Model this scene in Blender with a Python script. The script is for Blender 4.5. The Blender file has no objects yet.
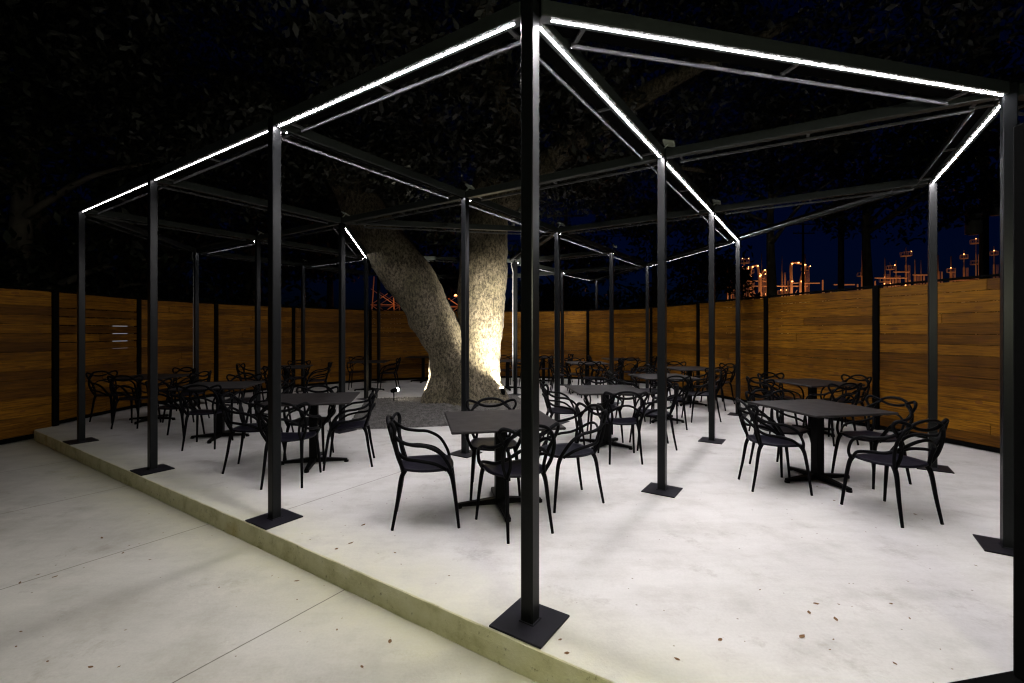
import bpy, math, random
import numpy as np
from mathutils import Vector, Matrix, noise
random.seed(7); rng = np.random.default_rng(7)
sc = bpy.context.scene; COL = sc.collection
PI = math.pi
# ---------------------------------------------------------------- tuning
LED_S = 740.0; FLOOD_W = 78.0; UP_W = 3000.0; SKY_S = 0.048; EXPO = 0.0
# ---------------------------------------------------------------- grid of the pergola
O0 = Vector((0.095, 2.46, 0)); A = Vector((-2.03, 1.346, 0)); B = Vector((1.349, 2.033, 0))
AU = A.normalized(); BU = B.normalized()
GO = {(-1,1): Vector((3.5,3.29,0)), (-1,2): Vector((4.71,5.23,0)), (-2,2): Vector((5.75,3.75,0))}
def G(i, j): return GO[(i,j)].copy() if (i,j) in GO else O0 + A*i + B*j
GA = math.atan2(BU.y, BU.x)          # direction of the b axis
DG = math.atan2(*(reversed((B-A).xy)))  # diagonal direction
H = 3.185; GROUND = -0.155
# ---------------------------------------------------------------- mesh builder
class MB:
    def __init__(s): s.v = []; s.f = []; s.c = []
    def add(s, vs, fs, tint=None):
        n = len(s.v); s.v += [tuple(v) for v in vs]; s.f += [tuple(i+n for i in f) for f in fs]
        s.c += [tint if tint is not None else 1.0]*len(fs)
    def box(s, x0, x1, y0, y1, z0, z1, M=None, bev=0.0, tint=None):
        if bev <= 0:
            vs = [Vector((x, y, z)) for z in (z0, z1) for y in (y0, y1) for x in (x0, x1)]
            fs = [(0,2,3,1),(4,5,7,6),(0,1,5,4),(2,6,7,3),(0,4,6,2),(1,3,7,5)]
        else:
            b = bev; vs = []; 
            for (z, k) in ((z0, b), (z0+b, 0), (z1-b, 0), (z1, b)):
                xa, xb, ya, yb = x0+k, x1-k, y0+k, y1-k; c = b if k == 0 else b*.5
                vs += [Vector(p) for p in ((xa+c,ya,z),(xb-c,ya,z),(xb,ya+c,z),(xb,yb-c,z),(xb-c,yb,z),(xa+c,yb,z),(xa,yb-c,z),(xa,ya+c,z))]
            fs = [tuple(range(7,-1,-1)), tuple(range(24,32))]
            for r in range(3):
                for i in range(8):
                    a = r*8+i; d = r*8+(i+1)%8; fs.append((a, d, d+8, a+8))
        if M is not None: vs = [M @ v for v in vs]
        s.add(vs, fs, tint)
    def tube(s, pts, rad, n=8, cap=True, tint=None):
        """pts list of Vector; rad list of (rw, rh) or float"""
        pts = [Vector(p) for p in pts]; N = len(pts)
        rr = []
        for i in range(N):
            r = rad[i] if isinstance(rad, list) else rad
            rr.append(r if isinstance(r, tuple) else (r, r))
        t0 = (pts[1]-pts[0]).normalized()
        up = Vector((0,0,1)) if abs(t0.z) < .9 else Vector((0,1,0))
        u = t0.cross(up).normalized(); vs = []
        for i in range(N):
            t = (pts[min(i+1,N-1)] - pts[max(i-1,0)]).normalized()
            u = (u - t*u.dot(t)).normalized(); w = t.cross(u)
            for k in range(n):
                a = 2*PI*k/n
                vs.append(pts[i] + u*(math.cos(a)*rr[i][0]) + w*(math.sin(a)*rr[i][1]))
        fs = []
        for i in range(N-1):
            for k in range(n):
                a = i*n+k; b = i*n+(k+1)%n; fs.append((a, b, b+n, a+n))
        if cap: fs.append(tuple(range(n-1,-1,-1))); fs.append(tuple(range((N-1)*n, N*n)))
        s.add(vs, fs, tint)
    def build(s, name, mat, parent=None, smooth=False, tints=False):
        me = bpy.data.meshes.new(name); me.from_pydata(s.v, [], s.f); me.update()
        if tints:
            at = me.attributes.new('tint', 'FLOAT', 'FACE'); at.data.foreach_set('value', np.array(s.c, dtype=np.float32))
        if smooth: me.shade_smooth() if hasattr(me, 'shade_smooth') else None
        o = bpy.data.objects.new(name, me); COL.objects.link(o); me.materials.append(mat)
        if parent is not None: o.parent = parent
        return o
def cr(pts, m=6):
    P = [Vector(p) for p in pts]; out = []
    Q = [P[0]*2-P[1]] + P + [P[-1]*2-P[-2]]
    for i in range(1, len(Q)-2):
        for k in range(m):
            t = k/m; a, b, c, d = Q[i-1], Q[i], Q[i+1], Q[i+2]
            out.append(.5*((2*b)+(c-a)*t+(2*a-5*b+4*c-d)*t*t+(3*b-a-3*c+d)*t*t*t))
    out.append(P[-1]); return out
def lerp(a, b, t): return a+(b-a)*t
def tag(o, label=None, cat=None, group=None, kind=None):
    if label: o['label'] = label
    if cat: o['category'] = cat
    if group: o['group'] = group
    if kind: o['kind'] = kind
    return o
def empty(name, loc=(0,0,0), rz=0):
    o = bpy.data.objects.new(name, None); COL.objects.link(o); o.location = loc; o.rotation_euler = (0,0,rz)
    o.empty_display_size = .2; return o
def copy_tree(o, parent=None):
    c = o.copy(); COL.objects.link(c); c.parent = parent
    for ch in list(o.children): copy_tree(ch, c)
    return c
# ---------------------------------------------------------------- materials
def newmat(name):
    m = bpy.data.materials.new(name); m.use_nodes = True; nt = m.node_tree
    return m, nt, nt.nodes['Principled BSDF'], nt.nodes, nt.links
def rgba(c): return (c[0], c[1], c[2], 1)
def ramp(nt, fac, stops, interp='LINEAR'):
    r = nt.nodes.new('ShaderNodeValToRGB'); r.color_ramp.interpolation = interp
    el = r.color_ramp.elements
    while len(el) < len(stops): el.new(.5)
    for e, (p, c) in zip(el, stops): e.position = p; e.color = rgba(c)
    nt.links.new(fac, r.inputs[0]); return r.outputs[0]
def noise_n(nt, vec, scale, detail=4, rough=.55):
    n = nt.nodes.new('ShaderNodeTexNoise'); n.inputs['Scale'].default_value = scale
    n.inputs['Detail'].default_value = detail; n.inputs['Roughness'].default_value = rough
    if vec is not None: nt.links.new(vec, n.inputs['Vector'])
    return n.outputs[0]
def mathn(nt, op, a, b=None, c=None):
    n = nt.nodes.new('ShaderNodeMath'); n.operation = op
    for i, x in enumerate((a, b, c)):
        if x is None: continue
        if isinstance(x, (int, float)): n.inputs[i].default_value = x
        else: nt.links.new(x, n.inputs[i])
    return n.outputs[0]
def mixc(nt, fac, a, b, mode='MIX'):
    n = nt.nodes.new('ShaderNodeMix'); n.data_type = 'RGBA'; n.blend_type = mode
    for sock, x in ((n.inputs[0], fac), (n.inputs[6], a), (n.inputs[7], b)):
        if isinstance(x, (int, float)): sock.default_value = x
        elif isinstance(x, tuple): sock.default_value = rgba(x)
        else: nt.links.new(x, sock)
    return n.outputs[2]
def bump(nt, bs, h, strength, dist=.01):
    b = nt.nodes.new('ShaderNodeBump'); b.inputs['Strength'].default_value = strength; b.inputs['Distance'].default_value = dist
    nt.links.new(h, b.inputs['Height']); nt.links.new(b.outputs[0], bs.inputs['Normal'])
def coords(nt, kind='Object'):
    return nt.nodes.new('ShaderNodeTexCoord').outputs[kind]
def geo_pos(nt): return nt.nodes.new('ShaderNodeNewGeometry').outputs['Position']
def simple(name, col, rough=.5, metal=0, spec=.5, var=.15, scale=30):
    m, nt, bs, N, L = newmat(name)
    f = noise_n(nt, coords(nt), scale, 5)
    c = ramp(nt, f, [(.3, tuple(x*(1-var) for x in col)), (.7, tuple(min(1, x*(1+var)) for x in col))])
    L.new(c, bs.inputs['Base Color']); bs.inputs['Metallic'].default_value = metal
    bs.inputs['Specular IOR Level'].default_value = spec
    r = mathn(nt, 'MULTIPLY_ADD', f, .2, rough-.1); L.new(r, bs.inputs['Roughness'])
    return m
M_steel = simple('black_powder_coat', (.005,.0055,.006), .33, 0, .14, .2, 60)
M_beam = simple('black_powder_coat_lit', (.022,.026,.025), .38, 0, .25, .2, 40)  # black steel with the greenish light on beam faces mixed into its colour
M_plate = simple('black_plate', (.010,.0095,.013), .5, 0, .15, .35, 14)
M_chair = simple('black_plastic', (.002,.002,.0025), .5, 0, .04, .1, 20)
M_seat = simple('black_plastic_seat', (.005,.0045,.009), .45, 0, .1, .12, 30)
M_table = simple('dark_laminate', (.011,.009,.009), .55, 0, .18, .18, 9)
M_tbase = simple('cast_base', (.002,.002,.002), .5, 0, .05, .15, 25)
M_cap = simple('pale_galvanised', (.5,.53,.5), .6, 0, .3, .1, 20)
M_conduit = simple('grey_conduit', (.35,.35,.36), .45, .5, .5, .1, 20)
M_black = simple('flat_black_paint', (.002,.002,.002), .8, 0, .02, .2, 8)
M_rail = simple('rail_steel', (.05,.05,.055), .38, 0, .5, .15, 30)
def emis(name, col, s):
    m = bpy.data.materials.new(name); m.use_nodes = True; nt = m.node_tree; nt.nodes.clear()
    e = nt.nodes.new('ShaderNodeEmission'); e.inputs[0].default_value = rgba(col); e.inputs[1].default_value = s
    o = nt.nodes.new('ShaderNodeOutputMaterial'); nt.links.new(e.outputs[0], o.inputs[0]); return m
M_led = emis('led_white', (1,.96,.985), LED_S)
M_leds = {k: emis('led_white_'+n, (1,.96,.985), LED_S*f) for k, n, f in ((2,'mid',.80),(3,'low',.08),(4,'lowest',.04),(5,'inner',.10),(6,'shielded',.55),(7,'shielded_low',.12),(8,'right',.68))}
M_uplens = emis('uplight_lens', (1,.93,.8), 90)
M_sodium = emis('sodium_lamp', (1,.33,.10), 9)
M_slit = emis('street_lamp_glow', (.9,.92,1), .2)
def concrete(name, base, line_us, edge):
    m, nt, bs, N, L = newmat(name); P = geo_pos(nt)
    def dot(v):
        d = N.new('ShaderNodeVectorMath'); d.operation = 'DOT_PRODUCT'; L.new(P, d.inputs[0]); d.inputs[1].default_value = v; return d.outputs['Value']
    u = dot((AU.x, AU.y, 0)); w = dot((BU.x, BU.y, 0))
    big = noise_n(nt, P, .55, 6, .6); mid = noise_n(nt, P, 3.2, 6, .65); fine = noise_n(nt, P, 60, 4, .7)
    c = ramp(nt, big, [(.3, tuple(x*.85 for x in base)), (.5, base), (.72, tuple(min(1,x*1.07) for x in base))])
    c = mixc(nt, .55, c, ramp(nt, mid, [(.32, (.70,.69,.66)), (.52, (.95,.95,.95)), (.7, (1,1,1))]), 'MULTIPLY')
    c = mixc(nt, .5, c, ramp(nt, fine, [(.25, (.82,.82,.82)), (.6, (1,1,1))]), 'MULTIPLY')
    # trowel smears: stretched noise
    mp = N.new('ShaderNodeMapping'); mp.inputs['Rotation'].default_value = (0,0,GA); mp.inputs['Scale'].default_value = (.5,2.6,1); L.new(P, mp.inputs[0])
    sm = noise_n(nt, mp.outputs[0], 1.4, 5, .7)
    c = mixc(nt, .6, c, ramp(nt, sm, [(.3, (.80,.79,.77)), (.6, (1,1,1))]), 'MULTIPLY')
    # dark blotches of old stains
    st = noise_n(nt, P, 2.1, 8, .75)
    c = mixc(nt, ramp(nt, st, [(.57,(0,0,0)), (.72,(.6,.6,.6))]), c, tuple(x*.45 for x in (base[0], base[1]*.93, base[2]*.82)))
    pit = N.new('ShaderNodeTexVoronoi'); pit.inputs['Scale'].default_value = 9; L.new(P, pit.inputs['Vector'])
    pm = mathn(nt, 'MULTIPLY', mathn(nt, 'LESS_THAN', pit.outputs['Distance'], .055), mathn(nt, 'GREATER_THAN', mid, .52))
    c = mixc(nt, mathn(nt, 'MULTIPLY', pm, .7), c, (.12,.09,.06))
    # damp yellow-green algae near the slab edge
    if edge is not None:
        d = mathn(nt, 'ABSOLUTE', mathn(nt, 'SUBTRACT', w, edge))
        al = mathn(nt, 'MULTIPLY', mathn(nt, 'SUBTRACT', 1.0, mathn(nt, 'MINIMUM', mathn(nt, 'DIVIDE', d, .55), 1.0)), mathn(nt, 'MULTIPLY_ADD', mid, 1.2, -.15))
        c = mixc(nt, mathn(nt, 'MINIMUM', mathn(nt, 'MULTIPLY', al, .9), .8), c, (base[0]*.86, base[1]*.86, base[2]*.5))
    h = fine
    for k in line_us:
        wob = mathn(nt, 'MULTIPLY_ADD', mid, .012, -.006)
        d = mathn(nt, 'ABSOLUTE', mathn(nt, 'SUBTRACT', mathn(nt, 'ADD', u, wob), k))
        ln = mathn(nt, 'LESS_THAN', d, .0045)
        c = mixc(nt, mathn(nt, 'MULTIPLY', ln, .8), c, (.09,.08,.06))
    L.new(c, bs.inputs['Base Color']); bs.inputs['Roughness'].default_value = .75
    bs.inputs['Specular IOR Level'].default_value = .3
    bump(nt, bs, mathn(nt, 'ADD', fine, mathn(nt, 'MULTIPLY', mid, 2)), .35, .004)
    return m
EDGE_W = 1.944
M_slab = concrete('terrace_concrete', (.565,.55,.535), (3.83,), EDGE_W)
M_ground = concrete('pavement_concrete', (.50,.485,.43), (2.59, 4.46, 6.3, 8.15, .75), EDGE_W)
def kerbmat():
    m, nt, bs, N, L = newmat('kerb_concrete'); P = geo_pos(nt)
    a = noise_n(nt, P, 4, 7, .7); b = noise_n(nt, P, 22, 6, .7)
    c = ramp(nt, a, [(.3,(.46,.43,.22)), (.5,(.68,.65,.42)), (.75,(.78,.75,.58))])
    rust = noise_n(nt, P, 1.7, 3, .5)
    c = mixc(nt, ramp(nt, rust, [(.6,(0,0,0)), (.7,(.7,.7,.7))]), c, (.42,.30,.05))
    c = mixc(nt, ramp(nt, b, [(.60,(0,0,0)), (.70,(.8,.8,.8))]), c, (.16,.14,.06))
    L.new(c, bs.inputs['Base Color']); bs.inputs['Roughness'].default_value = .85
    bump(nt, bs, b, .6, .01); return m
M_kerb = kerbmat()
def woodmat():
    m, nt, bs, N, L = newmat('cedar_boards'); co = coords(nt)
    mp = N.new('ShaderNodeMapping'); mp.inputs['Scale'].default_value = (1.2, 1, 26); L.new(co, mp.inputs[0])
    at = N.new('ShaderNodeAttribute'); at.attribute_name = 'tint'
    off = N.new('ShaderNodeVectorMath'); off.operation = 'ADD'; L.new(mp.outputs[0], off.inputs[0])
    cmb = N.new('ShaderNodeCombineXYZ'); L.new(mathn(nt, 'MULTIPLY', at.outputs['Fac'], 37.0), cmb.inputs[0]); L.new(cmb.outputs[0], off.inputs[1])
    gr = noise_n(nt, off.outputs[0], 2.2, 7, .65)
    c = ramp(nt, gr, [(.3,(.038,.012,.001)), (.46,(.155,.062,.003)), (.7,(.33,.15,.007))])
    t = ramp(nt, at.outputs['Fac'], [(0,(.42,.38,.35)), (.3,(.72,.69,.66)), (.7,(.88,.87,.85)), (1,(1.0,1.0,1.0))])
    c = mixc(nt, 1.0, c, t, 'MULTIPLY')
    mp2 = N.new('ShaderNodeMapping'); mp2.inputs['Scale'].default_value = (1, 1, 2.2); L.new(off.outputs[0], mp2.inputs[0])
    mk = N.new('ShaderNodeMapping'); mk.inputs['Scale'].default_value = (3.2,3.2,9); L.new(co, mk.inputs[0])
    kn = N.new('ShaderNodeTexVoronoi'); kn.inputs['Scale'].default_value = 1.0; L.new(mk.outputs[0], kn.inputs['Vector'])
    km = mathn(nt, 'LESS_THAN', kn.outputs['Distance'], .17)
    c = mixc(nt, mathn(nt, 'MULTIPLY', km, .65), c, (.09,.03,.01))
    big = noise_n(nt, co, 1.3, 4, .6)
    c = mixc(nt, .7, c, ramp(nt, big, [(.35,(.45,.42,.39)), (.62,(1,1,1))]), 'MULTIPLY')
    L.new(c, bs.inputs['Base Color']); bs.inputs['Roughness'].default_value = .6; bs.inputs['Specular IOR Level'].default_value = .12
    bump(nt, bs, gr, .25, .005); return m
M_wood = woodmat()
def barkmat():
    m, nt, bs, N, L = newmat('bark'); co = coords(nt)
    mp = N.new('ShaderNodeMapping'); mp.inputs['Scale'].default_value = (1,1,.55); L.new(co, mp.inputs[0])
    v = N.new('ShaderNodeTexVoronoi'); v.inputs['Scale'].default_value = 26; v.feature = 'DISTANCE_TO_EDGE'; L.new(mp.outputs[0], v.inputs['Vector'])
    n = noise_n(nt, mp.outputs[0], 24, 8, .8); big = noise_n(nt, co, 1.8, 5, .6)
    h = mathn(nt, 'ADD', mathn(nt, 'MINIMUM', v.outputs['Distance'], .12), mathn(nt, 'MULTIPLY', n, .5))
    c = ramp(nt, n, [(.40,(.012,.009,.004)), (.47,(.065,.052,.03)), (.55,(.15,.125,.085)), (.7,(.21,.18,.13))])
    c = mixc(nt, .8, c, ramp(nt, big, [(.35,(.5,.52,.36)), (.6,(1,1,1))]), 'MULTIPLY')
    L.new(c, bs.inputs['Base Color']); bs.inputs['Roughness'].default_value = .9
    bump(nt, bs, h, .9, .04); return m
M_bark = barkmat()
def leafmat(name, c1, c2):
    m, nt, bs, N, L = newmat(name)
    f = noise_n(nt, coords(nt), 1.3, 3)
    L.new(ramp(nt, f, [(.35, c1), (.65, c2)]), bs.inputs['Base Color']); bs.inputs['Roughness'].default_value = .55
    return m
M_leaf = leafmat('oak_leaves', (.003,.0045,.0015), (.007,.008,.0025))
M_leaf2 = leafmat('dark_leaves', (.007,.012,.004), (.02,.028,.008))
M_litter = simple('dry_leaf', (.13,.07,.03), .8, 0, .2, .4, 9)
M_gravel = simple('grey_gravel', (.095,.09,.085), .85, 0, .3, .55, 9)
M_soil = simple('gravel_base', (.06,.055,.05), .95, 0, .2, .4, 20)
M_dirt = simple('yard_dirt', (.03,.03,.022), .95, 0, .2, .4, 2)
M_pipe = simple('plant_steel', (.6,.55,.5), .55, .2, .4, .2, .6)
M_pole = simple('weathered_pole', (.16,.14,.12), .85, 0, .2, .3, 3)
M_can = simple('transformer_grey', (.45,.46,.46), .5, 0, .4, .1, 5)
M_wire = simple('wire_black', (.02,.02,.02), .6, 0, .3, .1, 5)
# ---------------------------------------------------------------- setting: ground, slab, gravel
g = MB(); g.add([(-400,-60,GROUND),(400,-60,GROUND),(400,700,GROUND),(-400,700,GROUND)], [(0,1,2,3)])
tag(g.build('ground', M_dirt), kind='structure')
def flat_poly(name, pts, z, mat, thick=None, side=None):
    mb = MB(); n = len(pts); mb.add([(p[0],p[1],z) for p in pts], [tuple(range(n))])
    return mb.build(name, mat)
fence_pts = [(-8.1,3.3),(-7.75,5.4),(-7.4,7.55),(-7.5,9.36),(-6.95,10.95),(-5.95,12.69),(-4.35,14.3),(-2.0,15.05),(.35,15.3),(2.41,14.8),(4.02,13.42),(4.55,11.37),(5.13,9.4),(5.69,7.28),(6.27,5.2),(6.82,3.1),(7.3,1.0)]
tag(flat_poly('pavement', [(-9,-9),(9,-9),(9,2.5),(-9,9.5)], GROUND+.004, M_ground), kind='structure')
# slab polygon (counter-clockwise)
ex = lambda X: (X, (EDGE_W-BU.x*X)/BU.y)
def off(p, d=.06):
    c = Vector((-.8,9)); v = Vector(p)-c; return tuple(c+v.normalized()*(v.length+d))
slab = [ex(6.2)] + [off(p) for p in reversed(fence_pts[2:15])] + [ex(-7.42)]
n = len(slab)
mb = MB(); mb.add([(x,y,0) for x,y in slab], [tuple(range(n))])
tag(mb.build('terrace_slab', M_slab), kind='structure')
kb = MB()   # kerb face, slightly rough edge with a little roll
K = 260; e0 = Vector(ex(6.2)).to_3d(); e1 = Vector(ex(-7.42)).to_3d(); nrm = Vector((-BU.x,-BU.y,0))
vs = []; fs = []
for i in range(K+1):
    p = e0.lerp(e1, i/K); w1 = .004*noise.noise(p*6); w2 = .006*noise.noise(p*3+Vector((9,0,0)))
    for (o_, z) in ((-.004,.0005),(.004+w1,-.006),(.006+w2,-.06),(.008+w1,-.12),(.012,GROUND-.01)):
        vs.append(p+nrm*o_+Vector((0,0,z)))
for i in range(K):
    for k in range(4):
        a = i*5+k; fs.append((a, a+1, a+6, a+5))
kb.add(vs, fs); tag(kb.build('kerb', M_kerb), kind='structure')
dia = [G(2,1), G(1,2), G(2,3), G(3,2)]; dc = G(2,2)
dia_in = [dc+(p-dc)*.985 for p in dia]
tag(flat_poly('gravel_base', dia_in, .004, M_soil), kind='structure')
# gravel: many small stones, one mass
nst = 20000
st = rng.random((nst, 2)); base = np.array([[p.x, p.y] for p in dia_in])
P = base[0] + st[:,:1]*(base[1]-base[0]) + st[:,1:]*(base[3]-base[0])
t8 = np.array([[1,0,0],[0,1,0],[-1,0,0],[0,-1,0],[0,0,1.]])
sz = .012+.016*rng.random(nst); an = rng.random(nst)*6.28
V = np.zeros((nst,5,3)); ca, sa = np.cos(an), np.sin(an)
for k in range(5):
    s_ = sz*(1+.35*(rng.random(nst)-.5)); x = t8[k,0]*s_; y = t8[k,1]*s_*.8
    V[:,k,0] = P[:,0]+x*ca-y*sa; V[:,k,1] = P[:,1]+x*sa+y*ca; V[:,k,2] = .004+(t8[k,2]*s_*.8+.004*rng.random(nst))
F = np.array([[0,1,4],[1,2,4],[2,3,4],[3,0,4]])
FF = (np.arange(nst)[:,None,None]*5+F[None]).reshape(-1,3)
me = bpy.data.meshes.new('gravel'); me.from_pydata(V.reshape(-1,3).tolist(), [], FF.tolist()); me.materials.append(M_gravel)
o = bpy.data.objects.new('gravel', me); COL.objects.link(o)
tag(o, 'grey gravel bed laid in a diamond round the tree', 'gravel', kind='stuff')
# ---------------------------------------------------------------- fence
fence = empty('board_fence', (0,15.2,0)); tag(fence, 'tall cedar fence of horizontal boards between black posts curving round the terrace', 'fence')
bh = .142
def toL(o): o.location = -Vector(fence.location); return o
def fheight(p): return 2.17 + .05*max(0,min(1,(p[0]-2)/4))
for i, p in enumerate(fence_pts):
    q0 = Vector(fence_pts[max(i-1,0)]); q1 = Vector(fence_pts[min(i+1,len(fence_pts)-1)])
    ang = math.atan2((q1-q0).y, (q1-q0).x)
    z0 = GROUND if i < 2 else 0
    m = MB(); M = Matrix.Translation((p[0],p[1],0)) @ Matrix.Rotation(ang,4,'Z')
    m.box(-.045,.045,-.045,.045,z0,fheight(p)+.03,M,bev=.006)
    fp = m.build('fence_post', M_black, fence); toL(fp)
for i in range(len(fence_pts)-1):
    a = Vector(fence_pts[i]); b = Vector(fence_pts[i+1]); d = (b-a); L_ = d.length; ang = math.atan2(d.y,d.x)
    pn = empty('panel_tmp'); bpy.data.objects.remove(pn)
    m = MB(); z = .075 if i >= 2 else -.06
    top = (fheight(a)+fheight(b))/2
    gap_rows = {8,9,10,11,12} if i == 2 else set()
    k = 0
    while z + bh*.6 < top:
        h = min(bh, top-z); t = random.random()**1.1
        gp = .004 if random.random() < .9 else .006
        if k in gap_rows: gp = .014
        sag = random.uniform(-.002,.002); dep = random.uniform(-.003,.003)
        x0 = .047; x1 = L_-.047
        if random.random() < .4:   # butt joint in this course
            xm = lerp(x0, x1, random.uniform(.3,.7))
            m.box(x0,xm-.002,-.012+dep,.010+dep,z,z+h-gp,bev=.0025,tint=t)
            m.box(xm+.002,x1,-.012-dep,.010-dep,z+sag,z+h-gp+sag,bev=.0025,tint=random.random())
        else: m.box(x0,x1,-.012+dep,.010+dep,z,z+h-gp,bev=.0025,tint=t)
        z += h; k += 1
    o = m.build('board_panel', M_wood, fence, tints=True)
    o.location = Vector((a.x,a.y,0))-Vector(fence.location); o.rotation_euler = (0,0,ang)
    r = MB(); r.box(.047,L_-.047,-.03,.03,top+.004,top+.034,bev=.004)
    o = r.build('fence_rail', M_black, fence); o.location = Vector((a.x,a.y,0))-Vector(fence.location); o.rotation_euler = (0,0,ang); r = MB()
    r.box(.047,L_-.047,-.02,.02,(.02 if i>=2 else -.13),(.07 if i>=2 else -.065),bev=.003)
    o = r.build('fence_rail', M_black, fence); o.location = Vector((a.x,a.y,0))-Vector(fence.location); o.rotation_euler = (0,0,ang)
# ---------------------------------------------------------------- pergola
perg = empty('pergola', G(0,0)); tag(perg, 'black steel pergola with thin white light strips under its beams', 'pergola')
PL = Vector(perg.location)
posts = [(-2,2),(0,0),(1,0),(2,0),(3,0),(0,1),(0,2),(0,3),(-1,1),(-1,2),(1,1),(2,1),(3,1),(4,1),(1,2),(3,2),(4,2),(1,3),(2,3),(4,3),(1,4),(2,4),(3,4),(2,5)]
pw = .037
caps = {(0,1),(0,2),(1,3),(1,2),(1,1),(2,1),(3,1),(4,2),(-1,2),(3,2)}
for ij in posts:
    p = G(*ij)
    m = MB(); m.box(-pw,pw,-pw,pw,.010,H+.084,bev=.005)
    o = m.build('post', M_steel, perg); o.location = p-PL; o.rotation_euler = (0,0,GA-PI/2)
    pl = MB(); pl.box(-.155,.155,-.155,.155,.0015,.0125,bev=.002)
    w_ = .011   # weld bead
    for s_ in (-1,1):
        pl.tube([(-pw-.004,s_*(pw+.003),.015),(pw+.004,s_*(pw+.003),.015)], .005, 6)
        pl.tube([(s_*(pw+.003),-pw-.004,.015),(s_*(pw+.003),pw+.004,.015)], .005, 6)
    q = pl.build('base_plate', M_plate, o)
    # anchor bolts
    for bx_, by_ in ((-.12,-.12),(.12,-.12),(.12,.12),(-.12,.12)) if False else ():
        pass
    if ij in caps:
        c = MB(); T = Matrix.Translation((.06,.02,H+.15)) @ Matrix.Rotation(.35,4,'Y') @ Matrix.Rotation(-.3,4,'X')
        c.box(-.055,.055,-.045,.045,-.008,.008,T,bev=.003); c.tube([(.0,.0,H+.072),(.02,.01,H+.11),(.055,.02,H+.143)], .008, 6)
        c.build('bracket_plate', M_cap, o)
    if ij in ((4,1),(2,3)):
        c = MB(); s_ = 1
        c.tube(cr([(-.055,-.03,.35),(-.055,-.03,1.4),(-.055,-.03,2.75),(-.05,-.03,2.95),(-.09,-.04,H-.05),(-.075,-.03,H+.04)]), .011, 8)
        for zz in (.6,1.6,2.5): c.box(-.07,-.037,-.045,-.015,zz,zz+.02)
        c.build('conduit', M_conduit, o)
beams = [((-1,1),(-2,2),0),((0,0),(1,0),2),((1,0),(2,0),3),((2,0),(3,0),4),((0,0),(0,1),1),((0,1),(0,2),1),((0,2),(0,3),1),
 ((0,0),(-1,1),8),((-1,1),(-1,2),8),((2,1),(3,2),5),
 ((-1,1),(0,1),0),((0,1),(1,1),0),((1,1),(2,1),0),((2,1),(3,1),0),((3,1),(4,1),7),
 ((-1,2),(0,2),0),((0,2),(1,2),0),((-1,2),(0,3),0),
 ((1,0),(1,1),6),((1,1),(1,2),6),((1,2),(1,3),6),((1,3),(1,4),6),
 ((2,0),(2,1),0),((3,0),(3,1),0),((3,1),(3,2),0),((2,1),(1,2),0),((1,2),(2,3),0),((3,2),(2,3),0),
 ((0,3),(1,4),6),((1,4),(2,5),0),((1,4),(2,4),0),((2,3),(2,4),6),((2,4),(2,5),6),((1,3),(2,3),0),
 ((3,2),(4,2),7),((4,1),(4,2),0),((4,2),(4,3),0),((4,3),(3,4),0),((3,4),(2,4),0),((3,0),(4,1),0),((0,2),(0,3),0)]
done = set()
for (i0, i1, led) in beams:
    if (i0,i1) in done: continue
    done.add((i0,i1))
    a = G(*i0); b = G(*i1); d = b-a; L_ = d.length; ang = math.atan2(d.y,d.x)
    diag = abs(i0[0]-i1[0]) + abs(i0[1]-i1[1]) == 2
    e = .039 if not diag else .052
    m = MB(); m.box(e,L_-e,-pw+.001,pw-.001,H+.002,H+.086,bev=.005)
    nl = Vector((-math.sin(ang), math.cos(ang), 0))
    want = B if abs(d.normalized().dot(AU)) > .9 else (A if abs(d.normalized().dot(BU)) > .9 else (A+B if not (i0,i1)==((2,1),(3,2)) else -A-B))
    if diag and abs(nl.dot((A+B).normalized())) < .3: want = A
    s_ = 1 if nl.dot(want) > 0 else -1
    off_ = .15 if not diag else .18
    o = m.build('beam', M_beam, perg); o.location = a-PL; o.rotation_euler = (0,0,ang)
    ys = sorted((s_*(pw-.003), s_*(off_+.004))); cp = MB(); cp.box(.12,L_-.12,ys[0],ys[1],H+.045,H+.051); cp.build('cover_plate', M_black, o)
    r = MB(); r0 = .14 if not diag else .3; r1 = L_-(.14 if not diag else .3)
    ys = sorted((s_*(off_-.006), s_*(off_+.006)))
    r.box(r0,r1,ys[0],ys[1],H-.012,H+.012,bev=.002)
    for xx in (r0+.02, L_*.5, r1-.02):
        yy = sorted((s_*(pw+.001), s_*(off_-.007)))
        r.box(xx-.012,xx+.012,yy[0],yy[1],H+.012,H+.026)
    r.build('side_rail', M_rail, o)
    if led:
        l = MB(); x0 = .10 if not diag else .12
        l.box(x0,L_-.06,-.005,.005,H+.0002,H+.006)
        if led in (6,7):
            for sg in ((-s_,) if not diag else (-s_, s_)):
                f_ = MB(); yy = sorted((sg*.011, sg*.014)); f_.box(x0,L_-.06,yy[0],yy[1],H-.016,H+.005); f_.build('glare_shield', M_steel, o)
        q = l.build('light_strip', M_leds.get(led, M_led), o)
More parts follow.
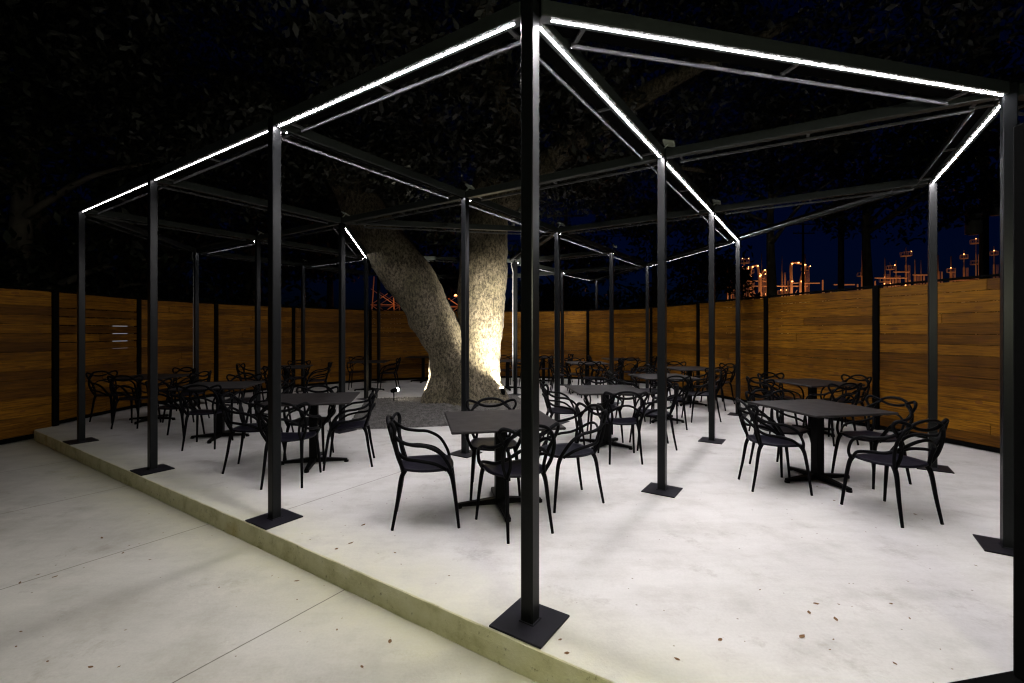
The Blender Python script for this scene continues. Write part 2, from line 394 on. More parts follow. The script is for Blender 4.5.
# ---------------------------------------------------------------- tables
def make_table():
    root = empty('square_table')
    t = MB(); s_ = .46
    t.box(-s_,s_,-s_,s_,.738,.76,bev=.006); top = t.build('tabletop', M_table, root)
    c = MB(); c.box(-.045,.045,-.045,.045,.05,.725,bev=.008); c.box(-.16,.16,-.16,.16,.725,.7365); c.build('pedestal', M_tbase, root)
    b = MB()
    for k in range(4):
        M = Matrix.Rotation(k*PI/2,4,'Z')
        pts = []
        vs = [M@Vector(v) for v in ((.0,-.034,.02),(.0,.034,.02),(.37,.026,.018),(.37,-.026,.018),(.0,-.034,.075),(.0,.034,.075),(.37,.020,.04),(.37,-.020,.04))]
        b.add(vs, [(0,1,2,3),(7,6,5,4),(0,3,7,4),(1,5,6,2),(2,6,7,3),(0,4,5,1)])
        T = M @ Matrix.Translation((.36,0,0))
        b.tube([T@Vector((0,0,.001)), T@Vector((0,0,.022))], .026, 10)
    b.build('cross_base', M_tbase, root)
    return root
def place(o, x, y, rz, z=0): o.location = (x,y,z); o.rotation_euler = (0,0,rz)
D = math.radians
# chair
def make_chair():
    root = empty('armchair')
    def leg(sx, pts, r0, r1):
        m = MB(); P_ = cr([(sx*x,y,z) for x,y,z in pts], 6); N = len(P_)
        m.tube(P_, [lerp(r0,r1,i/(N-1)) for i in range(N)], 8); m.build('leg', M_chair, root, smooth=True)
    for sx in (1,-1):
        leg(sx, [(.225,.245,.001),(.212,.222,.2),(.198,.195,.38),(.188,.165,.452)], .0115, .0205)
        leg(sx, [(.188,-.265,.001),(.176,-.228,.2),(.166,-.20,.38),(.158,-.17,.452)], .0115, .0205)
    # seat shell
    s = MB(); n_ = 13; top = []; 
    def pt(i, j, dz):
        u = -1+2*i/(n_-1); v = -1+2*j/(n_-1)
        # square to superellipse
        x = u*math.sqrt(1-v*v*.32); y = v*math.sqrt(1-u*u*.32)
        wdt = lerp(.205,.235,(y+1)/2)
        r2 = min(1,x*x*.8+y*y*.8)
        zz = .442 + .018*r2*r2 - (.012*(max(0,y)-.0)**3)
        return Vector((x*wdt*1.02, y*.215-.005, zz+dz))
    vs = [pt(i,j,.008) for j in range(n_) for i in range(n_)] + [pt(i,j,-.010) for j in range(n_) for i in range(n_)]
    fs = []; Q = n_*n_
    for j in range(n_-1):
        for i in range(n_-1):
            a = j*n_+i; fs.append((a,a+1,a+n_+1,a+n_)); fs.append((Q+a,Q+a+n_,Q+a+n_+1,Q+a+1))
    rim = [i for i in range(n_)] + [j*n_+n_-1 for j in range(1,n_)] + [(n_-1)*n_+i for i in range(n_-2,-1,-1)] + [j*n_ for j in range(n_-2,0,-1)]
    for k in range(len(rim)):
        a = rim[k]; b = rim[(k+1)%len(rim)]; fs.append((b,a,a+Q,b+Q))
    s.add(vs, fs); s.build('seat', M_seat, root, smooth=True)
    # backrest: interwoven bands
    b = MB()
    def sym(half): return [(x,y,z) for x,y,z in half] + [(-x,y,z) for x,y,z in reversed(half[:-1])]
    def band(half, r, mm=6): b.tube(cr(sym(half), mm), (r, r*1.25), 8)
    band([(.160,-.185,.44),(.145,-.212,.53),(.165,-.235,.63),(.215,-.245,.72),(.250,-.242,.785),(.235,-.262,.828),(.175,-.285,.815),(.09,-.298,.775),(0,-.302,.762)], .0125)
    band([(.165,-.18,.45),(.205,-.215,.55),(.215,-.245,.66),(.175,-.28,.76),(.10,-.305,.822),(0,-.315,.84)], .0125)
    band([(.205,.15,.45),(.255,.06,.515),(.262,-.06,.545),(.232,-.165,.56),(.17,-.225,.60),(.08,-.27,.66),(0,-.285,.68)], .011)
    b.build('backrest', M_chair, root, smooth=True)
    for sx in (1,-1):
        m = MB(); P_ = cr([(sx*x,y,z) for x,y,z in [(.195,.185,.43),(.235,.165,.50),(.268,.10,.60),(.278,.0,.655),(.272,-.10,.668),(.245,-.19,.69),(.20,-.25,.735),(.13,-.288,.785)]], 6)
        m.tube(P_, (.0125,.0155), 8); m.build('armrest', M_chair, root, smooth=True)
    return root
T0 = make_table(); C0 = make_chair(); usedT = False; usedC = False
U = D(11.5)
uv = Vector((math.cos(U), math.sin(U))); vv = Vector((-math.sin(U), math.cos(U)))
# phrase, centre, top angle, base extra angle, chairs [(x,y,facing deg,word)]  ('d' = default offsets)
def defaults(c, rot, sides, dist=.62, jig=.05):
    out = []; r = random.Random(int(c[0]*100)+int(c[1]*10))
    for s_ in sides:
        a = {'left':PI,'right':0,'near':-PI/2,'far':PI/2}[s_]+rot
        p = Vector(c)+Vector((math.cos(a),math.sin(a)))*(dist+r.uniform(-jig,jig)) + Vector((-math.sin(a),math.cos(a)))*r.uniform(-.1,.1)
        out.append((p.x,p.y,math.degrees(a)+180+r.uniform(-12,12),s_))
    return out
tables = [
 ('front centre table behind the tallest post', (-.105,4.12), 11.5, 0, [(-.69,3.82,9,'left'),(.02,3.69,117,'near'),(.50,4.24,202,'right'),(-.18,4.5,277,'far')]),
 ('table seen through the second front post', (-2.3,5.42), 11.5, 0, [(-2.87,5.24,8,'left'),(-2.27,4.8,97,'near'),(-1.88,5.4,193,'right'),(-2.42,5.62,275,'far')]),
 ('dim table behind the third front post', (-4.21,6.74), 11.5, 0, [(-4.09,6.27,102,'near')]+defaults((-4.21,6.74),U,('left','right','far'))),
 ('leftmost table by the dark fence', (-6.2,8.05), 2, 0, [(-6.1,7.58,96,'near')]+defaults((-6.2,8.05),0,('left','right','far'))),
 ('large table at front right', (3.14,4.80), 11.5, 0, [(2.583,4.61,352.5,'left'),(3.18,3.93,100,'near'),(3.69,4.8,193,'right'),(2.99,5.18,283,'far')]),
 ('midground table right of the tree', (1.25,6.27), 5, -42, [(1.31,5.63,90,'near'),(1.86,6.2,178,'right'),(1.3,6.66,270,'far'),(.70,6.35,3,'left')]),
 ('table beyond the right middle post', (2.6,8.07), 5, 42, [(2.52,7.5,91,'near'),(2.5,8.55,272,'far')]+defaults((2.6,8.07),D(5),('left','right'))),
 ('table by the fence behind the front right one', (4.58,7.12), 11.5, 0, [(4.35,7.5,284,'far'),(4.42,6.5,100,'near')]+defaults((4.58,7.12),U,('left','right'))),
 ('table by the right fence in the distance', (3.72,9.8), 8, 35, defaults((3.72,9.8),D(8),('left','right','near','far'))),
 ('far table at middle of the back', (1.85,11.55), 3, 0, [(1.62,11.75,272,'far')]+defaults((1.85,11.55),0,('left','right','near'))),
 ('farthest table on the right', (3.05,13.1), 0, 0, defaults((3.05,13.1),0,('left','right','near'))),
 ('farthest table in the centre against the fence', (.95,14.1), 0, 0, defaults((.95,14.1),0,('left','right','near'))),
 ('table just right behind the tree trunk', (-.12,12.4), 11, 0, defaults((-.12,12.4),U,('left','right','far'))),
 ('dim back left table', (-4.93,10.2), 11, 0, defaults((-4.93,10.2),U,('left','right','near','far'))),
 ('back table left of the tree', (-3.68,12.05), 6, 0, [(-3.22,12.15,185,'right'),(-4.1,12.45,285,'far')]),
 ('table half hidden left behind the trunk', (-2.7,14.2), 0, 0, defaults((-2.7,14.2),0,('right',))),
]
side_word = {'left':'left side','right':'right side','near':'near side','far':'far side'}
for (ph, c, rt, rb, chairs) in tables:
    if not usedT: o = T0; usedT = True
    else: o = copy_tree(T0)
    place(o, c[0], c[1], D(rt))
    for ch in o.children:
        if ch.name.startswith('cross_base'): ch.rotation_euler = (0,0,D(rb))
    tag(o, 'square dark table, the '+ph, 'table', 'square pedestal tables on the terrace')
    for (x, y, f, sd) in chairs:
        if not usedC: k = C0; usedC = True
        else: k = copy_tree(C0)
        place(k, x, y, D(f)-PI/2)
        tag(k, 'black armchair, '+side_word[sd]+' of the '+ph, 'chair', 'black armchairs at the terrace tables')
# ---------------------------------------------------------------- dark column at the right edge with its flood lamp
dx = Vector((math.cos(DG), math.sin(DG),0)); 
col = empty('steel_column', (2.342,1.979,0), D(11.5)); tag(col, 'wide black steel column standing close at the right edge of the view', 'column')
m = MB(); m.box(-.113,.113,-.11,.11,.012,2.44,bev=.008); m.build('shaft', M_black, col)
m = MB(); m.box(-.50,.30,-.14,.133,.0015,.012,bev=.002); m.build('base_plate', M_black, col)
def light(name, typ, loc, target, energy, col_, parent=None, **kw):
    L_ = bpy.data.lights.new(name, typ); L_.energy = energy; L_.color = col_
    for k, v in kw.items(): setattr(L_, k, v)
    o = bpy.data.objects.new(name, L_); COL.objects.link(o); o.location = loc
    if target is not None: o.rotation_euler = (Vector(target)-Vector(loc)).to_track_quat('-Z','Y').to_euler()
    if parent:
        o.parent = parent; o.matrix_parent_inverse = Matrix.Translation(parent.location).inverted()
    return o
pl_ = empty('pole_lamp', (1.5,-.95,GROUND)); tag(pl_, 'short black pole lamp standing on the lower pavement behind the viewer', 'lamp')
m = MB(); m.tube([(0,0,0),(0,0,2.2)], .035, 10); m.tube([(0,0,0),(0,0,.02)], .12, 12); m.build('lamp_post', M_black, pl_)
m = MB(); m.box(-.2,.2,-.02,.22,2.2,2.27,bev=.01); m.build('lamp_head', M_black, pl_)
m = MB(); m.box(-.17,.17,.02,.20,2.192,2.198); m.build('lamp_lens', emis('pole_lamp_glow', (.93,1,.82), 6), pl_)
light('pole_lamp_light', 'AREA', (1.5,-.8,2.0), (.2,2.4,0), FLOOD_W, (1,1,.70), pl_, shape='RECTANGLE', size=.4, size_y=.25)
# ---------------------------------------------------------------- tree with forked trunk
tree = empty('forked_tree', (-.85,10.5,0)); tag(tree, 'huge old tree with forked trunk rising from the gravel bed', 'tree')
TL = Vector(tree.location)
def limb(mb, pts, rads, n=40, sub=9, amp=.07, lob=0.0, seed=0):
    P_ = cr(pts, sub); N = len(P_); R_ = []
    for i in range(N):
        t = i/(N-1)*(len(rads)-1); k = min(int(t), len(rads)-2); R_.append(lerp(rads[k], rads[k+1], t-k))
    t0 = (P_[1]-P_[0]).normalized(); u = t0.cross(Vector((0,1,0))).normalized(); vs = []
    for i in range(N):
        t = (P_[min(i+1,N-1)]-P_[max(i-1,0)]).normalized(); u = (u-t*u.dot(t)).normalized(); w = t.cross(u)
        for k in range(n):
            a = 2*PI*k/n; dvec = u*math.cos(a)+w*math.sin(a)
            q = P_[i]+dvec*R_[i]
            r = R_[i]*(1+lob*max(0,1-q.z/1.0)*(.5+.5*math.sin(5*a+seed)) ) + amp*noise.noise(Vector((q.x*1.6,q.y*1.6,q.z*.9))+Vector((seed,0,0))) + amp*.45*noise.noise(q*4.5) + .018*noise.noise(q*13)
            vs.append(P_[i]+dvec*r-TL)
    fs = [(i*n+k, i*n+(k+1)%n, (i+1)*n+(k+1)%n, (i+1)*n+k) for i in range(N-1) for k in range(n)]
    fs.append(tuple(range((N-1)*n, N*n))); mb.add(vs, fs)
tm = MB()
limb(tm, [(-.88,10.5,-.1),(-.82,10.5,.5),(-.74,10.5,1.2),(-.66,10.5,2.2),(-.62,10.5,3.4),(-.40,10.7,5.0),(.1,11,7.0)], [.72,.54,.50,.50,.52,.44,.30], 56, 12, .08, .42, 1.3)
limb(tm, [(-1.26,10.45,-.1),(-1.30,10.45,.5),(-1.45,10.4,1.2),(-1.85,10.35,2.0),(-2.4,10.3,2.9),(-3.1,10.1,4.0),(-4.0,9.9,5.6)], [.66,.52,.47,.50,.52,.46,.30], 56, 12, .09, .42, 4.2)
limb(tm, [(-.95,10.35,-.1),(-.98,10.38,.5),(-1.0,10.45,1.05),(-1.05,10.5,1.5)], [.62,.52,.40,.15], 48, 10, .06, .2, 7)
for pts, rads in (([(-.4,10.6,4.2),(.9,9.8,5.2),(2.8,8.9,6.2),(5,8.2,7)],[.3,.24,.16,.07]), ([(.0,10.9,6.3),(-.5,9.2,7.6),(-.8,6.8,8.6),(-.5,4.6,9.2)],[.28,.2,.14,.06]),
    ([(0,11,6.7),(1.8,12,8),(4.2,13.2,9)],[.26,.18,.06]), ([(-4,9.9,5.5),(-5.6,10.8,7),(-7.8,11.5,8)],[.27,.18,.06]), ([(-.2,10.8,5.6),(1.2,11.8,6.0),(3.6,12.4,6.0),(5.6,12.6,5.8)],[.2,.15,.1,.04])):
    limb(tm, pts, rads, 14, 6, .02, 0, 2)
tm.build('trunk', M_bark, tree, smooth=True)
def leaves(name, mat, parent, clumps, per, size, origin, flat=.7):
    cl = np.array(clumps); n_ = len(cl)*per
    c = np.repeat(cl[:,:3], per, 0); r = np.repeat(cl[:,3], per)
    d = rng.normal(size=(n_,3)); d /= np.linalg.norm(d,axis=1)[:,None]
    rad = r*(rng.random(n_)**.45); p = c+d*rad[:,None]*np.array([1,1,flat]) - np.array(origin)
    s = size*(.6+.8*rng.random(n_))
    t = rng.normal(size=(n_,3)); t /= np.linalg.norm(t,axis=1)[:,None]
    b = np.cross(t, rng.normal(size=(n_,3))); b /= np.linalg.norm(b,axis=1)[:,None]
    V = np.stack([p-t*s[:,None], p+b*(s*.42)[:,None]+t*(s*.1)[:,None], p+t*s[:,None], p-b*(s*.42)[:,None]+t*(s*.1)[:,None]],1).reshape(-1,3)
    me = bpy.data.meshes.new(name); me.vertices.add(n_*4); me.vertices.foreach_set('co', V.ravel())
    me.loops.add(n_*4); me.loops.foreach_set('vertex_index', np.arange(n_*4, dtype=np.int32))
    me.polygons.add(n_); me.polygons.foreach_set('loop_start', np.arange(0,n_*4,4,dtype=np.int32)); me.polygons.foreach_set('loop_total', np.full(n_,4,dtype=np.int32))
    me.update(); me.validate(); me.materials.append(mat)
    o = bpy.data.objects.new(name, me); COL.objects.link(o); o.parent = parent; return o
cl = []
while len(cl) < 900:
    a = random.uniform(0,2*PI); r = 10.5*math.sqrt(random.random()); x = -.8+r*math.cos(a); y = 9.6+r*math.sin(a)
    zb = 5.6+.0*r + (0 if r > 5 else .6); z = random.uniform(zb, 12.5-r*.25)
    cl.append((x,y,z,random.uniform(.6,1.25)))
for k in range(110):
    a = random.uniform(0,2*PI); r = random.uniform(1.2,5.5); cl.append((-1.2+r*math.cos(a), 10+r*math.sin(a)*.9, random.uniform(4.5,6.3), random.uniform(.5,.9)))
leaves('crown', M_leaf, tree, cl, 230, .07, TL)
# ---------------------------------------------------------------- uplights
def uplight(x, y, tgt, label, energy):
    e = empty('ground_spotlight', (x,y,0)); tag(e, label, 'spotlight', 'spotlights aimed up at the trunk')
    dirv = (Vector(tgt)-Vector((x,y,.24))).normalized()
    m = MB(); m.tube([(0,0,.0),(0,0,.17)], .012, 8); m.tube([(0,0,.001),(0,0,.012)], .05, 12); m.build('stake', M_black, e)
    h0 = Vector((0,0,.24)); m = MB()
    m.tube([h0-dirv*.07, h0-dirv*.03, h0+dirv*.075], [.028,.045,.05], 14, cap=False); m.tube([h0-dirv*.072, h0-dirv*.068], .028, 14); m.tube([h0-dirv*.0+Vector((0,0,-.075)), h0-dirv*.01], .012, 6)
    m.build('lamp_housing', M_black, e)
    m = MB(); m.tube([h0+dirv*.06, h0+dirv*.085, h0+dirv*.105, h0+dirv*.115], [.048,.044,.03,.008], 14); m.build('lamp_lens', M_uplens, e)
    p = Vector((x,y,.24))+dirv*.12
    light('spot_beam', 'SPOT', p, tgt, energy, (1,.92,.76), e, spot_size=D(64), spot_blend=.85, shadow_soft_size=.04)
uplight(-2.58,10.2,(-1.62,10.6,.5),'small bright uplight on a stake in the gravel left of the trunk', UP_W*.3)
uplight(-.19,10.0,(-.6,10.45,1.3),'bright uplight glowing low in the gravel right of the trunk', UP_W*.15)
uplight(.26,8.75,(-.36,10.5,1.65),'uplight in the gravel hidden behind the tallest post', UP_W)
# ---------------------------------------------------------------- fallen leaves
def litter():
    m = MB(); pts = [(-.5,0,0),(-.25,.22,.05),(.1,.27,.02),(.5,.02,.12),(.12,-.24,.04),(-.25,-.2,.07),(0,0,-.0)]
    m.add(pts, [(6,0,1),(6,1,2),(6,2,3),(6,3,4),(6,4,5),(6,5,0)][:6]); m.add([(-.5,0,0),(-.8,.03,.02),(-.79,-.01,.02)], [(0,1,2)])
    return m.build('fallen_leaf', M_litter)
L0 = litter(); first = True
px = [(20,583),(38,575),(55,577),(123,553),(129,546),(139,544),(163,533),(168,515),(149,514),(212,536),(272,576),(297,600),(300,632),(337,630),(362,667),(119,667),(16,647),(43,637),(65,498),(150,560),(90,528),(35,465),(95,470),(118,480),(324,586),(336,578),
      (350,448),(370,500),(378,554),(395,553),(682,521),(664,611),(852,607),(891,604),(792,520),(876,528),(895,664),(436,584),(449,576),(604,448),(410,497),(423,498),(700,500),(760,590),(640,560),(830,650),(560,640),(720,640),(190,447),(168,433),(740,470)]+[(random.gauss(855,30),random.gauss(625,18)) for _ in range(7)]+[(random.uniform(560,980),random.uniform(480,675)) for _ in range(18)]+[(random.uniform(10,420),random.uniform(500,675)) for _ in range(16)]
for i, (X, Y) in enumerate(px):
    w_ = Vector((X-512, 467)) ; 
    z = 0.0; q = w_*(1.533/(Y-331))
    onslab = q.dot(Vector((BU.x,BU.y))) > EDGE_W
    if not onslab: z = GROUND+.004; q = w_*((1.533-z)/(Y-331))
    o = L0 if first else L0.copy()
    if not first: COL.objects.link(o)
    first = False
    s_ = .010+.034*random.random()**2.2; o.scale = (s_,s_,s_*random.uniform(.5,1.2)); o.location = (q.x,q.y,z+.003); o.rotation_euler = (random.uniform(-.1,.1),random.uniform(-.1,.1),random.uniform(0,6.28))
    tag(o, 'small dry brown leaf fallen on the '+('raised terrace slab' if onslab else 'lower pavement'), 'leaf', 'dry leaves fallen on the '+('terrace' if onslab else 'pavement'))
# ---------------------------------------------------------------- trees and poles beyond the fence
def btree(x, y, h, r, zb, label, n=26, per=170, size=.11, tr=.2, mat=None, trunk_lean=0):
    t = empty('tree', (x,y,GROUND)); tag(t, label, 'tree', 'dark trees beyond the fence')
    m = MB(); pts = cr([(0,0,0),(trunk_lean*.3,0,h*.3),(trunk_lean*.7,.1,h*.55),(trunk_lean,0,h*.85)],5); N = len(pts)
    m.tube(pts, [lerp(tr,tr*.3,i/(N-1)) for i in range(N)], 10)
    for k in range(7):
        a = random.uniform(0,6.28); z = random.uniform(zb*.9,h*.75); q = Vector((trunk_lean*z/h,0,z))
        m.tube(cr([q, q+Vector((math.cos(a)*r*.4,math.sin(a)*r*.4,r*.25)), q+Vector((math.cos(a)*r*.8,math.sin(a)*r*.8,r*.35))],4), [tr*.35*(1-i/10) for i in range(9)], 6)
    m.build('trunk', M_pole, t, smooth=True)
    c = []
    for k in range(n):
        a = random.uniform(0,6.28); z = random.uniform(zb,h); fr = math.sin(PI*min(1,max(.12,(z-zb)/(h-zb)*.85+.12)))
        rr = r*fr*math.sqrt(random.random()); c.append((math.cos(a)*rr+trunk_lean, math.sin(a)*rr, z, r*random.uniform(.2,.36)))
    leaves('crown', mat or M_leaf2, t, c, per, size, (0,0,0))
def at(pxx, Z): return (pxx-512)/467*Z
btree(at(772,15), 15, 9, 3.4, 4.9, 'tree with slim dark trunk beyond the fence against the orange plant lights', 26, 150, .10, .2)
btree(at(868,16), 16, 10, 3.6, 5.1, 'spreading dark tree beyond the fence right of the pale utility pole', 36, 170, .10, .2)
btree(at(1010,13), 13, 10, 3.0, 5.2, 'tall dark tree beyond the fence at the far right', 34, 170, .10, .22)
btree(at(655,26), 26, 9.5, 4.6, 2.4, 'bushy dark tree far behind the fence right of centre', 40, 150, .16, .25)
btree(at(560,30), 30, 8, 4.0, 2.2, 'low dark tree far behind the fence at centre', 34, 150, .18, .25)
btree(at(715,34), 34, 7, 3.2, 2.0, 'small dark tree before the plant in the gap right of centre', 24, 130, .18, .2)
btree(at(250,22), 22, 13, 5.5, 1.8, 'broad black tree behind the back left fence', 60, 170, .17, .35)
btree(at(130,17), 17, 12, 5.0, 1.6, 'black tree behind the left fence with low twigs', 60, 170, .14, .3)
btree(at(30,13), 13, 11, 4.2, 2.0, 'black tree at the far left behind the fence', 60, 170, .12, .3)
btree(at(-90,9), 11, 11, 4.0, 2.4, 'black tree overhanging the left end of the fence', 55, 170, .12, .3)
btree(at(435,36), 36, 12, 5.5, 5.0, 'dark tree far behind the forked trunk', 46, 150, .2, .3)
btree(at(330,34), 34, 15, 6.0, 6.0, 'tall dark tree far behind the back fence left of the trunk', 50, 150, .2, .3)
for (xx, Z, hh, rr, lb) in ((855,30,3.9,1.7,'round dark shrub beyond the right fence below the tree'),(800,34,3.6,1.8,'low dark shrub in front of the plant lights'),(920,28,4.2,1.9,'dark shrub beyond the fence near the right posts'),(745,38,3.6,1.6,'small dark shrub beyond the fence left of the slim tree')):
    t = empty('shrub', (at(xx,Z),Z,GROUND)); tag(t, lb, 'shrub', 'dark shrubs beyond the fence')
    m = MB(); m.tube([(0,0,0),(.1,0,hh*.5)], [.08,.04], 6); m.build('trunk', M_pole, t)
    c = [(random.uniform(-rr,rr)*.7, random.uniform(-rr,rr)*.7, random.uniform(.4,hh-.5), rr*.4) for k in range(20)]
    leaves('crown', M_leaf2, t, c, 150, .14, (0,0,0))
hd = empty('hedge', (at(800,27),27,GROUND)); tag(hd, 'long low black hedge running beyond the right fence', 'hedge')
c = []
for k in range(150):
    q = random.uniform(0,1); xx = lerp(at(520,30),at(1150,24),q)-at(800,27); yy = lerp(5,-4,q)+random.uniform(-.5,.5)
    c.append((xx, yy, random.uniform(.4,3.3+.5*math.sin(q*31)), random.uniform(.45,.8)))
leaves('foliage', M_leaf2, hd, c, 130, .12, (0,0,0))
m = MB()
for k in range(0,150,6): m.tube([(c[k][0],c[k][1],0),(c[k][0]+.1,c[k][1],c[k][2])], .04, 5)
m.build('stems', M_pole, hd)
def upole(x, y, h, label, cans):
    t = empty('utility_pole', (x,y,GROUND)); tag(t, label, 'utility pole', 'utility poles beyond the fence')
    m = MB(); m.tube([(0,0,0),(0,0,h)], [.16,.11], 12); m.build('pole', M_pole, t, smooth=True)
    m = MB()
    for zz in (h-.5,h-1.5): m.box(-1.2,1.2,-.14-.05,-.115,zz,zz+.12)
    m.build('crossarm', M_pole, t)
    m = MB()
    for zz in (h-.38,h-1.38):
        for xx in (-1.1,-.6,.6,1.1): m.tube([(xx,-.15,zz),(xx,-.15,zz+.16)], .04, 8)
    m.build('insulators', M_can, t)
    for k, (ox, zz) in enumerate(cans):
        m = MB(); m.tube([(ox,-.05,zz),(ox,-.05,zz+.04),(ox,-.05,zz+.9),(ox,-.05,zz+.98)], [.16,.24,.24,.18], 14); m.build('transformer', M_can, t, smooth=True)
upole(at(841,24),24,12,'pale wooden utility pole behind the trees right of centre',[])
upole(at(984,17),17,9.5,'utility pole with grey transformers beside the right front post',[(.38,5.9),(-.42,5.2)])
upole(at(566,32),32,10,'utility pole far behind the fence at centre',[(.4,6.6)])
upole(at(803,52),52,14,'distant thin utility pole before the plant',[])
for i, (p, q, lb) in enumerate((((at(841,24),24,11.6),(at(984,17),17,9.1),'pair of overhead wires between the pale pole and the right one'),((at(566,32),32,9.6),(at(841,24),24,11.5),'overhead wires running from the centre pole to the pale one'),((at(-200,36),36,11),(at(566,32),32,9.5),'overhead wires crossing behind the forked tree'))):
    m = MB()
    for s_ in (-.9,.9):
        P_ = [Vector(p).lerp(Vector(q),t/16)+Vector((s_,0,-1.0*4*(t/16)*(1-t/16))) for t in range(17)]; m.tube(P_, .018, 5)
        P_ = [v+Vector((0,0,-1.6)) for v in P_]; m.tube(P_, .022, 5)
    tag(m.build('overhead_wires', M_wire), lb, 'wires')
# ---------------------------------------------------------------- lit industrial plant far behind
RZ = 120.0
def rz(yp): return 1.533+(331-yp)*RZ/467
def rx(xp): return (xp-512)/467*RZ
def column(xp, ytop, ybase, w, label, arms=(), lamps=True):
    w *= .6
    x = rx(xp); e = empty('process_tower', (x,RZ,GROUND)); tag(e, label, 'tower', 'lit towers of the distant plant')
    ht = rz(ytop)-GROUND
    m = MB(); m.tube([(0,0,0),(0,0,ht*.8),(0,0,ht*.8+.2),(0,0,ht)], [w,w,w*.45,w*.4], 14); m.build('vessel', M_pipe, e, smooth=True)
    m = MB()
    fl_ = sorted(random.sample((.38,.45,.53,.62,.7,.8,.9), random.choice((1,2,2,3))))
    for f in fl_:
        z = ht*f; R_ = w+random.uniform(.3,1.0); m.tube([(0,0,z),(0,0,z+.12)], R_, 12)
        for k in range(10):
            a = 2*PI*k/10; m.tube([(R_*math.cos(a),R_*math.sin(a),z),(R_*math.cos(a),R_*math.sin(a),z+1.0)], .04, 4)
        m.tube([(R_*math.cos(2*PI*k/10),R_*math.sin(2*PI*k/10),z+1.0) for k in range(11)], .05, 4)
    m.tube([(w+.3,-.2,2),(w+.3,-.2,ht*.8)], .07, 4); m.tube([(w+.6,-.2,2),(w+.6,-.2,ht*.8)], .07, 4)
    m.build('platform', M_pipe, e)
    m = MB()
    for f in fl_:
        z = ht*f+1.1; 
        for s_ in random.choice(((-1,),(1,),(-1,1))):
            c0 = Vector((s_*(w+.5),-w-.5,z)); m.tube([c0-Vector((0,0,.12)), c0, c0+Vector((0,0,.12))], [.05,.12,.05], 6)
    m.build('tower_lamp', M_sodium, e)
tw = [(744,255,280,.45),(750,266,280,.7),(761.5,253,280,.3),(767,264,282,.55),(782,256,283,.35),(805,254,281,.55),(862,250,282,.4),(885,258,275,.45),(890,262,275,.3),(896,260,275,.5),(906,247,275,.4),(915,259,275,.45),(921,260,275,.3),(938,255,275,.6),(951,256,275,.5),(964,250,268,.4),(976,233,266,.22),(994,246,262,.35),(731,268,284,.45)]
names = ['leftmost','second','third','fourth','fifth','sixth','seventh','eighth','ninth','tenth','eleventh','twelfth','thirteenth','fourteenth','fifteenth','sixteenth','seventeenth','eighteenth','nineteenth']
order = sorted(range(len(tw)), key=lambda k: tw[k][0])
for r_, k in enumerate(order):
    xp, yt, yb, w = tw[k]; column(xp, yt, yb, w, 'orange-lit tower of the distant plant, '+names[r_]+' from the left')
pr = empty('pipe_rack', (rx(840),RZ-3,GROUND)); tag(pr, 'long orange-lit pipe rack linking the towers of the distant plant', 'pipe rack')
off0 = Vector(pr.location)
def prb(mb, name, mat): o = mb.build(name, mat, pr, smooth=False); return o
m = MB()
for yy, (xa, xb) in ((282,(738,760)),(284,(783,812)),(287,(726,800)),(285.5,(826,846)),(279,(866,897)),(273,(884,899)),(276,(903,922)),(281,(936,975))):
    z = rz(yy)-GROUND; m = MB(); m.tube([(rx(xa)-off0.x,0,z),(rx(xb)-off0.x,0,z)], .18, 8); prb(m, 'pipe', M_pipe)
m = MB()
for xp in range(730, 1010, 17):
    x = rx(xp)-off0.x; m.box(x-.12,x+.12,-.12,.12,0,rz(281+(xp%5))-GROUND)
    if xp % 2: m.tube([(x,0,8),(x+2.3,0,12)], .09, 4); m.tube([(x+2.3,0,8),(x,0,12)], .09, 4)
prb(m, 'rack_frame', M_pipe)
def loop(pts, r, label):
    P_ = [Vector((rx(a)-rx(pts[0][0]),0,rz(b)-GROUND)) for a, b in pts]
    e = empty('pipe_loop', (rx(pts[0][0]),RZ-4,GROUND)); tag(e, label, 'pipe')
    m = MB(); m.tube([Vector((P_[0].x,0,0))]+cr(P_,4)+[Vector((P_[-1].x+.01,0,0))], r, 8); m.build('pipe', M_pipe, e, smooth=True)
    m = MB(); 
    for q in P_: m.tube([q+Vector((0,-r-.1,-.1)), q+Vector((0,-r-.1,.1))], .16, 8)
    m.build('pipe_lamp', M_sodium, e)
loop([(782,283),(782,266),(788,265),(794.5,267),(793,275),(791,283)], .33, 'bright bent pipe loop standing out among the plant lights')
loop([(720,275),(724,272.5),(731,271.5),(731.5,284)], .28, 'curved gooseneck pipe at the left end of the plant')
loop([(742,278),(744,269),(749,268),(751,278)], .26, 'small arched pipe near the left end of the plant')
loop([(752,277),(756,272),(760,276)], .22, 'lowest arched pipe between the left towers of the plant')
# orange lamps of the plant
for k, (xp, zz, en) in enumerate(((745,4,5000),(785,5,7000),(830,3,3500),(880,5,5500),(915,5,5500),(960,5,3500))):
    light('plant_lamp', 'POINT', (rx(xp),RZ-9,zz), None, en*.4*random.uniform(.5,1.5), (1,.30,.09), shadow_soft_size=.8)
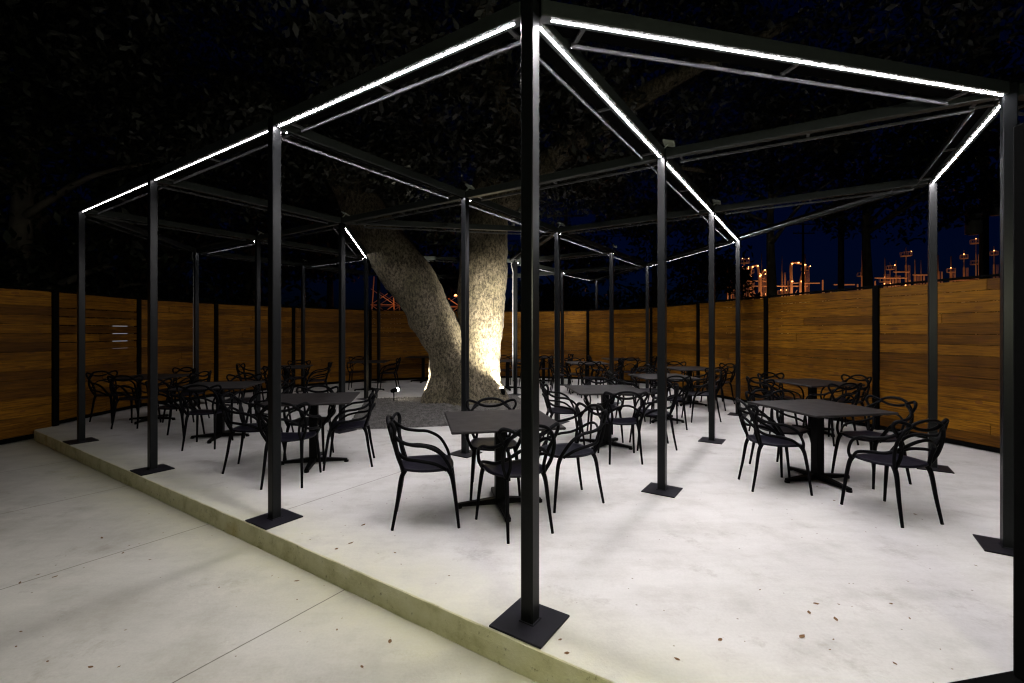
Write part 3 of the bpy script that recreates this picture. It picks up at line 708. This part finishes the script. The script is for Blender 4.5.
# scaffold tower lit orange behind the trunk fork
sc_ = empty('lattice_tower', (at(386,60),60,GROUND)); tag(sc_, 'orange-lit lattice tower seen left of the forked trunk', 'tower', 'orange-lit lattice towers behind the tree')
m = MB()
for s1 in (-1,1):
    for s2 in (-1,1): m.tube([(s1*1.6,s2*1.6,0),(s1*1.2,s2*1.2,8.6)], .07, 6)
for z in range(1,7,2):
    for s1 in (-1,1):
        m.tube([(-1.5,s1*1.5,z),(1.5,s1*1.5,z+2)], .045, 5); m.tube([(1.5,s1*1.5,z),(-1.5,s1*1.5,z+2)], .045, 5); m.tube([(-1.5,s1*1.5,z),(1.5,s1*1.5,z)], .045, 5)
        m.tube([(s1*1.5,-1.5,z),(s1*1.5,1.5,z)], .045, 5)
m.build('lattice', M_pipe, sc_)
m = MB(); m.tube([(1.0,-1.4,6.4),(1.0,-1.4,6.6)], .25, 8); m.build('tower_lamp', M_sodium, sc_)
sc2 = copy_tree(sc_); sc2.location = (at(450,64),64,GROUND); sc2['label'] = 'orange-lit lattice tower seen through the fork of the trunk'
light('plant_lamp', 'POINT', (at(388,56),56,5), None, 110, (1,.2,.04), shadow_soft_size=.4)
light('plant_lamp', 'POINT', (at(450,60),60,6), None, 180, (1,.2,.04), shadow_soft_size=.4)
# glow behind the left fence slits
gl = empty('wall_lantern', (-8.35,10.2,GROUND)); gl.location = (at(120,10.9),10.9,GROUND); tag(gl, 'pale lamp on a post glimpsed through the slits of the left fence', 'lamp')
m = MB(); m.tube([(0,0,0),(0,0,1.25)], .04, 8); m.build('lamp_post', M_black, gl)
m = MB(); m.box(-.14,.14,-.06,.06,1.25,1.95,bev=.02); m.build('lamp_glass', M_slit, gl)
# ---------------------------------------------------------------- world
w = bpy.data.worlds.new('World'); sc.world = w; w.use_nodes = True; nt = w.node_tree
bg = nt.nodes['Background']; sky = nt.nodes.new('ShaderNodeTexSky'); sky.sky_type = 'NISHITA'; sky.sun_disc = False
sky.sun_elevation = D(-3); sky.sun_rotation = D(25); sky.altitude = 100; sky.air_density = 1; sky.dust_density = .3; sky.ozone_density = 5
nt.links.new(mixc(nt, 1.0, sky.outputs[0], (.12,.55,1.0), 'MULTIPLY'), bg.inputs[0]); bg.inputs[1].default_value = SKY_S
# ---------------------------------------------------------------- camera
cam = bpy.data.cameras.new('Camera'); co = bpy.data.objects.new('Camera', cam); COL.objects.link(co); sc.camera = co
cam.sensor_width = 36; cam.lens = 467/1024*36; cam.clip_end = 2000; cam.clip_start = .05
co.location = (0,0,1.533); co.rotation_euler = (PI/2,0,0); cam.shift_y = -10.3/1024
sc.view_settings.view_transform = 'Standard'; sc.view_settings.look = 'None'; sc.view_settings.exposure = EXPO; sc.view_settings.gamma = 1
sc.cycles.filter_width = 1.25
sc.cycles.max_bounces = 6; sc.cycles.diffuse_bounces = 3; sc.cycles.glossy_bounces = 3
sc.cycles.sample_clamp_indirect = 4
